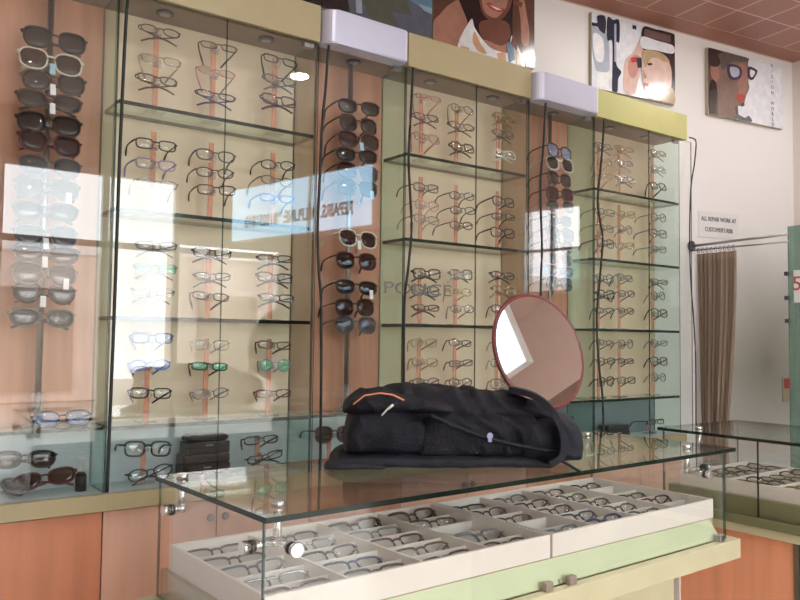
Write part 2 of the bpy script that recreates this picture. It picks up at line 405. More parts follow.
def front_mesh(shape, m):
    key = ('f', shape, m.name)
    if key in cache: return cache[key]
    hw, hh, p, sk, rr = SHAPES[shape]; bm = bmesh.new()
    for s in (-1, 1): tube(bm, outline(shape, s), rr, 6, closed=True)
    bz = hh*.35
    tube(bm, [(-.0105, .0, bz), (-.005, -.001, bz+.003), (.005, -.001, bz+.003), (.0105, .0, bz)], rr*1.1, 6)
    xe = 2*hw+.0095
    for s in (-1, 1): tube(bm, [(s*(xe-.003), .0013, hh*.5), (s*(xe+.004), .003, hh*.5), (s*(xe+.005), .009, hh*.5)], rr*1.2, 6)
    me = bpy.data.meshes.new('spectacle_front'); bmesh.ops.recalc_face_normals(bm, faces=bm.faces); bm.to_mesh(me); bm.free(); me.materials.append(m)
    cache[key] = me; return me
def lens_mesh(shape, sgn, m):
    key = ('l', shape, sgn, m.name)
    if key in cache: return cache[key]
    bm = bmesh.new(); o = outline(shape, sgn); c = sum(o, Vector())/len(o)
    A = [bm.verts.new(c+(q-c)*.985+Vector((0, -.0004, 0))) for q in o]; A2 = [bm.verts.new(c+(q-c)*.55+Vector((0, -.0024, 0))) for q in o]
    B = [bm.verts.new(c+(q-c)*.985+Vector((0, .0008, 0))) for q in o]; B2 = [bm.verts.new(c+(q-c)*.55+Vector((0, -.0012, 0))) for q in o]
    n = len(o)
    for i in range(n):
        j = (i+1) % n
        for q in ((A[i], A[j], A2[j], A2[i]), (B[i], B[j], B2[j], B2[i])): bm.faces.new(q).smooth = True
        bm.faces.new((A[i], A[j], B[j], B[i]))
    bm.faces.new(A2).smooth = True; bm.faces.new(B2).smooth = True
    me = bpy.data.meshes.new('lens'); bmesh.ops.recalc_face_normals(bm, faces=bm.faces); bm.to_mesh(me); bm.free(); me.materials.append(m)
    cache[key] = me; return me
def temple_mesh(shape, sgn, pose, m):
    key = ('t', shape, sgn, pose, m.name)
    if key in cache: return cache[key]
    hw, hh, p, sk, rr = SHAPES[shape]; xe = 2*hw+.0145; z0 = hh*.5; bm = bmesh.new()
    if pose == 'open':
        pts = [(sgn*xe, .009, z0), (sgn*(xe+.001), .04, z0), (sgn*xe, .075, z0-.001), (sgn*(xe-.002), .092, z0-.006), (sgn*(xe-.004), .105, z0-.017), (sgn*(xe-.006), .113, z0-.032)]
    elif pose == 'splay':
        pts = [(sgn*xe, .009, z0), (sgn*xe*.86, .030, z0-.010), (sgn*xe*.62, .055, z0-.024), (sgn*xe*.45, .072, z0-.036)]
        if sgn < 0: pts = [(a, b+.002, c) for a, b, c in pts]
    else:
        d = .006 if sgn > 0 else 0
        pts = [(sgn*xe, .009, z0), (sgn*(xe-.004), .015+d, z0-.001), (sgn*xe*.3, .019+d, z0-.012), (-sgn*xe*.45, .021+d, z0-.024), (-sgn*xe*.85, .022+d, z0-.038)]
    tube(bm, pts, [rr*1.15]*(len(pts)-2)+[rr*1.5, rr*1.2], 6)
    me = bpy.data.meshes.new('temple'); bmesh.ops.recalc_face_normals(bm, faces=bm.faces); bm.to_mesh(me); bm.free(); me.materials.append(m)
    cache[key] = me; return me
FM = {n: mat('frame_'+n.replace(' ', '_'), c, r, metal=me_, var=.05) for n, c, r, me_ in (
    ('black', (.012, .012, .014), .3, 0), ('brown', (.085, .045, .025), .35, 0), ('dark blue', (.02, .03, .10), .3, 0), ('blue', (.10, .18, .55), .3, 0),
    ('red', (.28, .03, .03), .3, 0), ('silver', (.45, .45, .46), .25, 1), ('gold', (.55, .38, .18), .3, 1), ('grey', (.15, .15, .16), .35, 0),
    ('maroon', (.10, .02, .03), .35, 0), ('lavender', (.36, .28, .46), .35, 0), ('white', (.72, .70, .62), .4, 0), ('pink', (.60, .28, .26), .35, 0), ('tortoiseshell', (.12, .06, .03), .3, 0))}
FM['clear'] = glass('frame_clear', (.80, .78, .74), 1.5, opacity=.35, body=(.55, .5, .46))
frames_made = []
def link_data(name, me, parent=None):
    o = bpy.data.objects.new(name, me); C.objects.link(o)
    if parent: o.parent = parent
    return o
def specs(shape, col, lens, pose, loc, rot, label, group, sun=False, scale=1.0, tagm=None):
    kind = 'sunglasses' if sun else 'spectacles'
    r = link_data(kind, front_mesh(shape, FM[col])); r.location = loc; r.rotation_euler = rot; r.scale = (scale,)*3
    for s in (-1, 1):
        link_data('lens', lens_mesh(shape, s, G[lens]), r); link_data('temple', temple_mesh(shape, s, pose, FM[col]), r)
    if tagm:
        if 'tagmesh' not in cache:
            bm = bmesh.new(); box(bm, -.007, .007, -.0045, -.004, -.034, -.004); me = bpy.data.meshes.new('price_tag'); bm.to_mesh(me); bm.free(); cache['tagmesh'] = me
        me = cache['tagmesh']
        if ('tag', tagm) not in cache:
            m2 = me.copy(); m2.materials.append(G[tagm]); cache[('tag', tagm)] = m2
        t = link_data('price_tag', cache[('tag', tagm)], r); t.location = (random.choice((-.004, .004, .052)), -.003, -.004)
    return tag(r, label, kind, group)

def rod_stand(x, z, h, label, group):
    r = empty('spectacle_stand', (x, .088, z))
    bx('rod', (-.008, .008, -.002, .002, .004, h), G['rod'], r)
    bx('foot', (-.03, .03, -.022, .022, 0, .004), G['acrylic'], r)
    for zz in OFFS[:]:
        bm = bmesh.new(); box(bm, -.0055, .0055, -.036, -.002, zz-.010, zz+.003); box(bm, -.014, .014, -.006, -.003, zz-.014, zz+.010)
        link('nose_peg', bm, G['acrylic'], r)
    return tag(r, label, 'stand', group)
OFFS = []
SHN = ['top shelf', 'second shelf', 'third shelf', 'fourth shelf']; CN = ['near stack', 'centre stack', 'far stack']; PN = ['topmost', 'middle', 'lowest']
cabinfo = [
 (X[0], (.145, .335, .558), 'case cabinet', [[(.250,.158,.095),(.245,.160,.083),(.248,.179,.110)],[(.211,.150,.09),(.206,.150,.095),(.207,.152,.093)],[(.220,.149,.078),(.210,.135,.071),(.208,.144,.076)],[(.256,.174,.089),(.236,.168,.082),(.237,.169,.075)]]),
 (X[2], (.145, .325, .553), 'mirror cabinet', [[(.244,.165,.085),(.230,.161,.075),(.235,.167,.083)],[(.208,.140,.085),(.198,.140,.079),(.200,.137,.069)],[(.194,.129,.063),(.201,.133,.065),(.211,.148,.073)],[(.248,.175,.098),(.249,.169,.094),(.242,.168,.081)]]),
 (X[4], (.140, .290, .547), 'lime-topped cabinet', [[(.215,.145,.075),(.226,.158,.080),(.245,.164,.078)],[(.225,.15,.08),(.230,.157,.080),(.241,.161,.081)],[(.235,.16,.085),(.246,.170,.088),(.240,.171,.086)],[(.255,.171,.078),(.250,.17,.08),(.257,.168,.089)]])]
# colour, shape, lens of the case cabinet as they are in the photograph; the others lighter and finer
c1 = [[[('brown','oval','lens'),('clear','rectangular','lens'),('brown','rectangular','lens')],[('tortoiseshell','narrow','lens'),('pink','oval','lens'),('dark blue','narrow','lens')],[('black','rectangular','lens'),('grey','rectangular','lens'),('maroon','square','lens')]],
      [[('black','rectangular','lens'),('lavender','rectangular','lens'),('silver','oval','lens')],[('grey','cat-eye','lens'),('brown','oval','lens'),('brown','rectangular','lens')],[('black','oval','lens'),('grey','oval','lens'),('blue','narrow','lens')]],
      [[('grey','narrow','lens'),('silver','rectangular','lens_green'),('silver','narrow','lens')],[('maroon','rectangular','lens'),('grey','narrow','lens'),('brown','narrow','lens')],[('brown','narrow','lens'),('black','rectangular','lens'),('black','narrow','lens')]],
      [[('dark blue','rectangular','lens_blue'),('blue','oval','lens_blue'),('black','rectangular','lens')],[('clear','rectangular','lens'),('black','narrow','lens_green'),('silver','oval','lens')],[('tortoiseshell','narrow','lens'),('lavender','round','lens_green'),('maroon','narrow','lens')]]]
pal2 = ['silver','gold','pink','brown','clear','grey','gold','brown','silver','maroon']; shp = ['oval','rectangular','round','narrow','square']
adjs = {'lens': '', 'lens_green': 'green-lensed ', 'lens_blue': 'blue-lensed '}
for ci, (x0, cols, cn, zz) in enumerate(cabinfo):
    for ri, zs in enumerate(SH):
        for k, dx in enumerate(cols):
            offs = zz[ri][k]; OFFS[:] = [o for o in offs]
            rod_stand(x0+dx, zs, max(offs)+(.05 if ri in (1,) else .02), 'orange acrylic rod stand, %s, %s, %s' % (CN[k], SHN[ri], cn), 'orange rod stands on the glass shelves')
            for p, oz in enumerate(offs):
                if ci == 0: col, s, ln = c1[ri][k][p]
                else:
                    rs = random.Random(ci*100+ri*17+k*5+p); col = rs.choice(pal2); s = rs.choice(shp); ln = 'lens'
                    if ci == 1 and (ri, k) == (1, 1): col, s = ('black', 'black', 'maroon')[p], 'oval'
                    if ci == 1 and (ri, k, p) in ((1, 2, 0), (2, 2, 0), (0, 2, 1), (2, 2, 2)): col = 'black'
                    if ci == 1 and (ri, k, p) == (0, 2, 2): col = 'white'
                    if ci == 2 and (k == 2 or ri > 1): col = rs.choice(['black', 'grey', 'brown', 'brown'])
                pose = ('fold', 'open', 'fold', 'splay')[ri]
                rs = random.Random(ri*31+k*7+p+ci)
                if pose == 'fold' and rs.random() < .35: pose = 'splay'
                tilt = {0: .35, 1: .10, 2: .15, 3: .05}[ri]+rs.uniform(-.08, .08)
                lab = '%s %s%s spectacles, %s in %s, %s, %s' % (col, adjs[ln], s, PN[p], CN[k], SHN[ri], cn)
                specs(s, col, ln, pose, (x0+dx+rs.uniform(-.006, .006), .048, zs+oz), (-tilt, rs.uniform(-.05, .05), rs.uniform(-.10, .10)+(.0 if ri != 1 else -.05)), lab, 'spectacles on the cabinet shelves', scale=.98)

# bottom shelf pieces
GB = 'pieces on the cabinet floor'
def low_stand(x, h, lab):
    OFFS[:] = h; return rod_stand(x, ZB, max(h)+.01, lab, 'orange rod stands on the glass shelves')
low_stand(.14, [.110, .035], 'orange rod stand beside two black cases on cabinet floor')
specs('square', 'black', 'lens', 'open', (.140, .045, ZB+.110), (-.1, .06, -.05), 'large square black spectacles above another pair beside the black cases', 'spectacles on the cabinet floor', scale=1.08)
specs('oval', 'black', 'lens', 'fold', (.150, .045, ZB+.038), (-.2, -.12, 0), 'tilted oval black spectacles lowest beside the black cases', 'spectacles on the cabinet floor', scale=1.08)
low_stand(.522, [.112, .055], 'orange rod stand on the far side of the black cases')
specs('narrow', 'black', 'lens', 'splay', (.515, .045, ZB+.112), (-.1, 0, .1), 'narrow black spectacles with splayed temples past the black cases', 'spectacles on the cabinet floor')
specs('narrow', 'black', 'lens', 'fold', (.53, .045, ZB+.055), (-.1, -.15, 0), 'lower tilted black spectacles past the black cases', 'spectacles on the cabinet floor')
def spec_case(x0, x1, z0, z1, bev, label, txt=None):
    r = empty('spectacle_case', ((x0+x1)/2, .075, z0)); w = (x1-x0)/2
    h = z1-z0
    bx('case_base', (-w, w, -.035, .035, 0, h*.6), G['black'], r, bev=.002)
    bx('case_lid', (-w, w, -.0365, .0365, h*.6+.0005, h), G['black'], r, bev=bev)
    bx('clasp', (-.012, .012, -.038, -.035, h*.6-.012, h*.6-.008), G['steel'], r)
    return tag(r, label, 'spectacle case')
spec_case(.250, .405, ZB, ZB+.082, .008, 'squarish black spectacle case on the cabinet floor, under another')
spec_case(.262, .402, ZB+.082, ZB+.142, .016, 'rounded black spectacle case resting on top of another')
# small bottle in the first bay
r = empty('cleaner_bottle', (-.045, .07, ZB))
bm = bmesh.new(); cyl(bm, (0, 0, 0), (0, 0, .045), .016, 16); cyl(bm, (0, 0, .045), (0, 0, .055), .016, 16, r2=.008); link('bottle_body', bm, G['black'], r)
bm = bmesh.new(); cyl(bm, (0, 0, .055), (0, 0, .095), .009, 14); link('cap', bm, G['acrylic'], r)
tag(r, 'small dark lens cleaner bottle with clear cap on bay floor', 'bottle')
specs('wrap', 'black', 'sunlens', 'fold', (-.20, .05, ZB+.105), (-.1, .05, 0), 'wide black wrap sunglasses on the floor of the red-doored bay', 'sunglasses', True)
specs('wrap', 'maroon', 'sunlens_brown', 'fold', (-.145, .06, ZB+.045), (-.4, -.15, -.3), 'maroon wrap sunglasses lying lowest in the red-doored bay', 'sunglasses', True)
specs('big', 'grey', 'sunlens_grey', 'fold', (-.26, .07, ZB+.035), (-.9, .1, .2), 'grey lensed sunglasses lying flat on the pale bay floor', 'sunglasses', True)
specs('wrap', 'black', 'lens_blue', 'fold', (-.10, .07, ZD+.022), (-.3, 0, .1), 'black sunglasses with bluish lenses lying on the bay glass shelf', 'sunglasses', True)
specs('big', 'maroon', 'sunlens_brown', 'open', (.80, .05, ZB+.112), (-.1, .03, 0), 'maroon sunglasses standing low behind the backpack end', 'sunglasses', True)
OFFS[:] = [.112]; rod_stand(.80, ZB, .12, 'short orange rod stand low behind the backpack', 'orange rod stands on the glass shelves')
specs('narrow', 'black', 'lens', 'open', (2.635, .05, ZB+.060), (-.1, 0, 0), 'black spectacles on floor of the lime-topped cabinet', 'spectacles on the cabinet floor')
specs('rectangular', 'black', 'lens', 'fold', (2.10-.12, .05, ZB+.10), (-.1, 0, 0), 'black spectacles low in the bay nearest the curtain', 'spectacles on the cabinet floor')
spec_case(2.27, 2.42, ZB, ZB+.06, .008, 'flat black spectacle case on floor of the lime-topped cabinet')
for x in (2.635, 1.98):
    OFFS[:] = [.06]; rod_stand(x, ZB, .07, 'short orange rod stand on floor of lime-topped cabinet' if x > 2.3 else 'short orange rod stand low in bay nearest the curtain', 'orange rod stands on the glass shelves')

# sunglasses on the poles
sg = {
 0: (-.165, [2.146,2.082,2.024,1.968,1.902,1.847,1.78,1.717,1.651,1.582,1.53,1.473,1.419,1.35], 'red-doored bay',
     [('black','big','sunlens',0),('white','big','sunlens_brown','tagblue'),('brown','big','sunlens','tag'),('brown','wrap','sunlens','tag'),('black','big','sunlens',0),('maroon','big','sunlens_brown',0),('grey','aviator','sunlens_grey',0),('grey','big','sunlens_grey','tag'),('brown','wrap','sunlens_brown',0),('grey','big','sunlens_grey','tag'),('grey','wrap','sunlens_grey','tag'),('grey','big','sunlens_grey','tag'),('maroon','aviator','sunlens_grey','tag'),('grey','wrap','sunlens_grey',0)]),
 1: (.868, [2.138,2.075,2.016,1.961,1.902,1.843,1.66,1.58,1.485,1.413,1.351], 'silver-hooded bay behind backpack',
     [('black','wrap','sunlens',0),('black','big','sunlens',0),('maroon','big','sunlens_brown','tagblue'),('black','wrap','sunlens',0),('brown','big','sunlens_brown',0),('black','big','sunlens','tagblue'),('white','big','sunlens_brown','tag'),('maroon','big','sunlens_brown',0),('black','wrap','sunlens','tag'),('black','big','sunlens_brown',0),('grey','big','sunlens_grey',0)]),
 2: (1.924, [2.134,2.08,2.013,1.946,1.892,1.829,1.771,1.718,1.66,1.607,1.553], 'silver-hooded bay nearest curtain',
     [('black','big','lens_blue',0),('white','big','sunlens',0),('brown','big','sunlens_brown',0),('maroon','big','sunlens_brown',0),('pink','aviator','sunlens_grey',0),('black','wrap','sunlens',0),('black','big','sunlens','tag'),('brown','big','sunlens_brown',0),('pink','big','sunlens_brown','tag'),('blue','wrap','sunlens_grey',0),('black','big','sunlens',0)])}
ORD = ['topmost','second','third','fourth','fifth','sixth','seventh','eighth','ninth','tenth','eleventh','twelfth','thirteenth','fourteenth']
for b, (px_, zs, bn, info) in sg.items():
    for i, z in enumerate(zs):
        col, s, ln, tg = info[i]; rs = random.Random(b*40+i)
        specs(s, col, ln, 'fold' if b == 0 else 'open', (px_+rs.uniform(-.006, .006), .042 if b == 0 else .026, z), (-.12+rs.uniform(-.06, .06), rs.uniform(-.04, .05), rs.uniform(-.1, .1)),
              '%s %s sunglasses, %s down the pole, %s' % (col, {'big': 'oversized', 'wrap': 'wrap', 'aviator': 'aviator'}[s], ORD[i], bn), 'sunglasses on the bay poles', True, 1.06, tg or None)

# vinyl brand word on the glass
G['vinyl'] = mat('grey_vinyl', (.16, .16, .13), .5, var=.02)
o = word('vinyl_lettering', 'POLICE', .062, G['vinyl'], (1.120, -.008, 1.487), (PI/2, 0, 0), ext=.0003, sx=1.6)
tag(o, 'grey word POLICE stuck on the cabinet glass above the backpack', 'lettering')

# ------------------------------------------------------------------ main counter
CR = empty('glass_counter', (-.052, -1.136, 0), math.radians(2.4))
L_, W_ = 1.505, .486
sheet('glass_top', (0, L_, 0, W_, .994, 1.004), G['top'], G['edge'], 'z', CR)
sheet('front_glass', (.004, 1.47, .012, .018, .752, .994), G['pane'], G['edge_light'], 'y', CR)
for a in (.004, 1.464):
    sheet('end_glass', (a, a+.006, .018, W_-.01, .752, .994), G['pane'], G['edge_light'], 'x', CR)
bx('ledge', (-.035, 1.505, -.012, W_, .698, .752), G['ledge'], CR, bev=.002)
bm = bmesh.new()
sec = [(.020, .753), (.038, .806), (.038, .753)]
A = [bm.verts.new((.012, y, z)) for y, z in sec]; B = [bm.verts.new((1.455-(.03 if z > .8 else 0), y, z)) for y, z in sec]
bm.faces.new(A); bm.faces.new(B)
for i in range(3): bm.faces.new((A[i], A[(i+1) % 3], B[(i+1) % 3], B[i]))
link('sloped_fascia', bm, G['fascia'], CR)
bx('tray_deck', (.012, 1.445, .0385, W_-.012, .753, .808), G['tan'], CR)
bx('fascia_seam', (.762, .765, .0185, .022, .7535, .762), G['tan'], CR)
for uu in (.705, .785, 1.425):
    bx('glass_clip', (uu-.012, uu+.012, -.004, .0115, .752, .772), G['soffit'] if uu < 1.3 else G['steel'], CR, bev=.002)
bx('cabinet_base', (.12, 1.30, .07, W_-.02, 0, .698), G['ledge'], CR)
def clamp(root, x, y, arms, top=1.004):
    bm = bmesh.new(); cyl(bm, (x, y, top), (x, y, top+.010), .0125, 18)
    c = link('glass_clamp', bm, G['chrome'], root)
    bm = bmesh.new(); cyl(bm, (x, y, .994), (x, y, .941), .0078, 14); cyl(bm, (x, y, .949), (x, y, .934), .0088, 14)
    for (qx, qy) in arms:
        cyl(bm, (x, y, .941), (qx, qy, .941), .0062, 12)
    link('clamp_arm', bm, G['chrome'], c)
    for (qx, qy) in arms:
        d = Vector((qx-x, qy-y, 0)).normalized(); bm = bmesh.new()
        q = Vector((qx, qy, .941)); cyl(bm, q, q+d*.010, .0120, 18)
        link('clamp_disc', bm, G['chrome'], c)
        bm = bmesh.new(); cyl(bm, q-d*.014, q-d*.006, .0115, 18); link('rubber_washer', bm, G['black'], c)
clamp(CR, .062, .070, [(.062, .010), (.002, .070)])
clamp(CR, .034, .424, [(.002, .424)])
clamp(CR, 1.375, .075, [(1.375, .010), (1.472, .075)])
clamp(CR, 1.375, .424, [(1.472, .424)])
tag(CR, 'glass display counter with mint fascia under the backpack', 'counter')

def tray(name_root, root_obj, u0, u1, v0, v1, z0, z1, ncol, nrow, label, m, lining):
    r = empty('spectacle_tray'); r.parent = None
    r.matrix_world = root_obj.matrix_world if False else Matrix.Translation(root_obj.location)@Matrix.Rotation(root_obj.rotation_euler.z, 4, 'Z')@Matrix.Translation((u0, v0, z0))
    w, d, h = u1-u0, v1-v0, z1-z0
    bx('tray_floor', (.006, w-.006, .006, d-.006, 0, .006), lining, r)
    bm = bmesh.new()
    for a in ((0, w, 0, .008), (0, w, d-.008, d), (0, .008, .008, d-.008), (w-.008, w, .008, d-.008)): box(bm, a[0], a[1], a[2], a[3], 0, h)
    link('tray_rim', bm, m, r)
    for i in range(1, ncol): bx('divider', (i*w/ncol-.003, i*w/ncol+.003, .008, d-.008, .006, h-.004), m, r)
    bm = bmesh.new()
    for j in range(1, nrow): box(bm, .008, w-.008, j*d/nrow-.002, j*d/nrow+.002, .006, h-.014)
    link('cross_divider', bm, m, r)
    return tag(r, label, 'tray', 'spectacle trays')
t1 = tray('t', CR, .024, .756, .040, .460, .808, .860, 4, 5, 'ivory compartment tray of spectacles under the backpack, near chrome corner', G['tray'], G['traygrey'])
t2 = tray('t', CR, .764, 1.452, .040, .460, .808, .860, 4, 5, 'ivory compartment tray of spectacles at the mirror end of counter', G['tray'], G['traygrey'])
bpy.context.view_layer.update()
RN = ['front row', 'second row', 'third row', 'fourth row', 'fifth row', 'sixth row']; SN = ['first', 'second', 'third', 'fourth']
pal3 = ['black', 'black', 'grey', 'brown', 'dark blue', 'silver', 'maroon', 'grey', 'tortoiseshell']
def put_in_tray(t, ti, w, d, ncol, nrow, tn, skip, grp, pal, group):
    for j in range(nrow):
        for i in range(ncol):
            if (ti, i, j) in skip: continue
            rs = random.Random(ti*1000+i*37+j*11); col = rs.choice(pal); s = rs.choice(['rectangular', 'oval', 'narrow', 'rectangular', 'square'])
            p = Vector(((i+.5)*w/ncol, (j+.5)*d/nrow+.004, .030))
            q = t.matrix_world@p
            lab = '%s %s spectacles, %s slot of %s, %s' % (col, s, SN[i], RN[j], tn)
            specs(s, col, 'lens', 'fold', q, (-.95+rs.uniform(-.12, .12), rs.uniform(-.04, .04), t.matrix_world.to_euler().z+rs.uniform(-.08, .08)), lab, group, scale=1.16 if ncol == 4 else 1.0)
skip = {(1, 3, 2), (2, 0, 1), (2, 3, 0), (2, 3, 3)}
put_in_tray(t1, 1, .732, .420, 4, 5, 'tray under backpack', skip, '', pal3, 'spectacles laid in counter trays')
put_in_tray(t2, 2, .688, .420, 4, 5, 'mirror end tray', skip, '', pal3, 'spectacles laid in counter trays')

# ------------------------------------------------------------------ second counter, running toward us
C2 = empty('glass_counter', (1.715, -.62, 0))
Q = 1.75
sheet('glass_top', (0, .5, -Q, 0, .994, 1.004), G['top'], G['edge'], 'z', C2)
for a, b in ((-.36, -.014), (-.88, -.362), (-Q, -.882)):
    sheet('front_glass', (.012, .018, a+.001, b, .757, .994), G['pane'], G['edge'], 'x', C2)
sheet('end_glass', (.018, .48, -.020, -.014, .757, .994), G['pane'], G['edge_light'], 'y', C2)
bx('fascia', (.022, .05, -Q, -.03, .757, .812), G['olive'], C2)
bx('tray_deck', (.05, .49, -Q, -.03, .757, .812), G['tan'], C2)
bx('ledge', (0.0, .5, -Q, .0, .728, .757), G['olive'], C2, bev=.002)
bx('lower_ledge', (.008, .5, -Q, -.004, .700, .728), G['ledge'], C2, bev=.002)
bx('corner_post', (.030, .045, -.066, -.046, 0, .700), G['white'], C2)
bx('corner_post', (.030, .045, -.478, -.462, 0, .700), G['steel'], C2)
bx('base_panel', (.036, .055, -.460, -.064, .0, .700), G['wood_orange'], C2)
bx('base_panel', (.036, .055, -Q, -.480, .0, .700), G['soffit'], C2)
bx('base_carcass', (.056, .48, -Q, -.064, 0, .700), G['tan'], C2)
clamp(C2, .075, -.115, [(.075, -.012), (.008, -.115)])
tag(C2, 'second glass counter with orange wood base beyond the first', 'counter')
r3 = empty('x', (1.715, -.62, 0)); r3.rotation_euler = (0, 0, -PI/2)
tk = []
for k in range(3):
    t = tray('t', r3, .06+k*.50, .55+k*.50, .045, .47, .812, .855, 3, 6, ['tan compartment tray in second counter, farthest down its length', 'tan compartment tray in the middle of the second counter', 'tan compartment tray in second counter, beyond the picture edge'][k], G['tray'], G['traytan'])
    tk.append(t)
bpy.data.objects.remove(r3)
bpy.context.view_layer.update()
for k in (0, 1):
    put_in_tray(tk[k], 5+k, .49, .425, 3, 6, ['far tan tray', 'middle tan tray'][k], {(6, 2, j) for j in range(6)}, '', ['brown', 'tortoiseshell', 'brown', 'gold', 'black'], 'spectacles laid in tan trays')

# ------------------------------------------------------------------ round mirror
MR = empty('tabletop_mirror', (.97, -.775, 1.004))
az, el, R = math.radians(-92), math.radians(16), .163
n = Vector((math.cos(el)*math.cos(az), math.cos(el)*math.sin(az), math.sin(el))); uu = Vector((-math.sin(az), math.cos(az), 0)); vv = n.cross(uu)
cc = Vector((-.005, 0, .270))
mm = nodes_of('mirror_silvering'); b = mm[2]['Principled BSDF']; b.inputs['Base Color'].default_value = (.95, .93, .93, 1); b.inputs['Metallic'].default_value = 1; b.inputs['Roughness'].default_value = .0
bm = bmesh.new(); cyl(bm, cc+n*.002, cc+n*.0045, R-.004, 72); link('mirror_glass', bm, mm[0], MR)
bm = bmesh.new()
tube(bm, [cc+(uu*math.cos(2*PI*k/64)+vv*math.sin(2*PI*k/64))*R for k in range(64)], .0065, 10, closed=True)
G['mframe'] = mat('dark_red_plastic', (.17, .03, .03), .35)
link('mirror_frame', bm, G['mframe'], MR)
bm = bmesh.new(); cyl(bm, cc-n*.007, cc+n*.001, R-.004, 72); link('mirror_back', bm, G['mframe'], MR)
bm = bmesh.new(); cyl(bm, (0, .05, 0), (0, .05, .012), .085, 36, r2=.075); link('mirror_foot', bm, G['mframe'], MR)
bm = bmesh.new(); tube(bm, [Vector((0, .05, .01)), Vector((0, .055, .06)), Vector((0, .05, .12)), cc-n*.03+Vector((0, 0, -.09)), cc-n*.012], .007, 10); link('mirror_stem', bm, G['chrome'], MR)
tag(MR, 'round table mirror with dark red rim standing behind the backpack', 'mirror')

# ------------------------------------------------------------------ backpack
BP = empty('backpack', (.300, -.812, 1.004), -math.atan2(.28, .46))
G['bag'] = mat('black_nylon', (.011, .011, .017), .62, var=.3, scale=14, bump=.5, bscale=260, spec=.25)
G['bag2'] = mat('charcoal_webbing', (.022, .023, .032), .7, var=.2, scale=40, bump=.3, bscale=500, spec=.25)
G['piping'] = mat('orange_piping', (.62, .22, .12), .5)
G['pull'] = mat('pale_zip_pull', (.70, .68, .62), .35)
def lump(name, L0, L1, dep0, dep1, hfun, m, z0=0, nseg=44, nr=40, pw=3.0, amp=.006, seed=0, taper=.06, parent=BP, wfun=None):
    bm = bmesh.new(); rings = []
    for i in range(nseg+1):
        s = i/nseg; e = min(s, 1-s)/taper if taper else 1
        k = (1-(1-min(1, e))**2)**.5 if e < 1 else 1
        k = max(k, .03)
        x = L0+(L1-L0)*s; H = hfun(s)*(.35+.65*k); wv = (wfun(s) if wfun else 1)
        cy = (dep0+dep1)/2; hw = (dep1-dep0)/2*(.55+.45*k)*wv
        ring = []
        for j in range(nr):
            t = 2*PI*j/nr; c, sn = math.cos(t), math.sin(t)
            y = cy+hw*math.copysign(abs(c)**(2/pw), c); z = H/2+H/2*math.copysign(abs(sn)**(2/pw), sn)
            v = Vector((x, y, z+z0))
            nz = noise.noise(v*9+Vector((seed, 0, 0)))*1.0+noise.noise(Vector((v.x*22, v.y*14, v.z*40))+Vector((seed, 3, 0)))*.55
            w_ = v.x*38+v.z*46+noise.noise(v*6+Vector((seed, 0, 0)))*7; fold = (1-abs(math.sin(w_)))**2*.9-.3
            out = Vector((0, c, sn)); f = 1 if z > H*.12 else .15
            v += out*(nz+fold)*amp*f
            if v.z < z0+.001: v.z = z0+.001
            ring.append(bm.verts.new(v))
        rings.append(ring)
    for i in range(nseg):
        for j in range(nr):
            bm.faces.new((rings[i][j], rings[i][(j+1) % nr], rings[i+1][(j+1) % nr], rings[i+1][j]))
    bm.faces.new(rings[0]); bm.faces.new(rings[-1])
    o = link(name, bm, m, parent, smooth=True)
    md = o.modifiers.new('subdivision', 'SUBSURF'); md.levels = 1; md.render_levels = 1
    return o
def interp(P):
    def f(s):
        for (a, va), (b, vb) in zip(P, P[1:]):
            if s <= b: t = (s-a)/(b-a); t = t*t*(3-2*t); return va+(vb-va)*t
        return P[-1][1]
    return f
lump('main_compartment', .0, .535, .03, .31, interp([(0, .135), (.1, .165), (.3, .178), (.55, .168), (.8, .150), (1, .130)]), G['bag'], z0=.012, amp=.017, seed=1, taper=.08, nseg=60, nr=56)
lump('back_pad', -.035, .50, .0, .28, interp([(0, .02), (.1, .034), (.8, .034), (1, .02)]), G['bag2'], z0=0, amp=.005, seed=9, pw=3.5, taper=.05)
lump('front_pocket', .002, .20, .004, .20, interp([(0, .10), (.3, .122), (1, .105)]), G['bag'], z0=.028, amp=.009, seed=5, taper=.18)
lump('side_pocket', .17, .47, -.002, .16, interp([(0, .095), (.4, .11), (1, .095)]), G['bag'], z0=.022, amp=.017, seed=12, taper=.14)
lump('top_flap', -.004, .26, -.004, .22, interp([(0, .045), (.4, .055), (1, .03)]), G['bag'], z0=.122, amp=.008, seed=20, taper=.22, pw=2.4)
lump('end_pocket', .40, .572, .004, .24, interp([(0, .10), (.5, .130), (1, .12)]), G['bag2'], z0=.010, amp=.014, seed=41, taper=.25, nseg=30, nr=40)
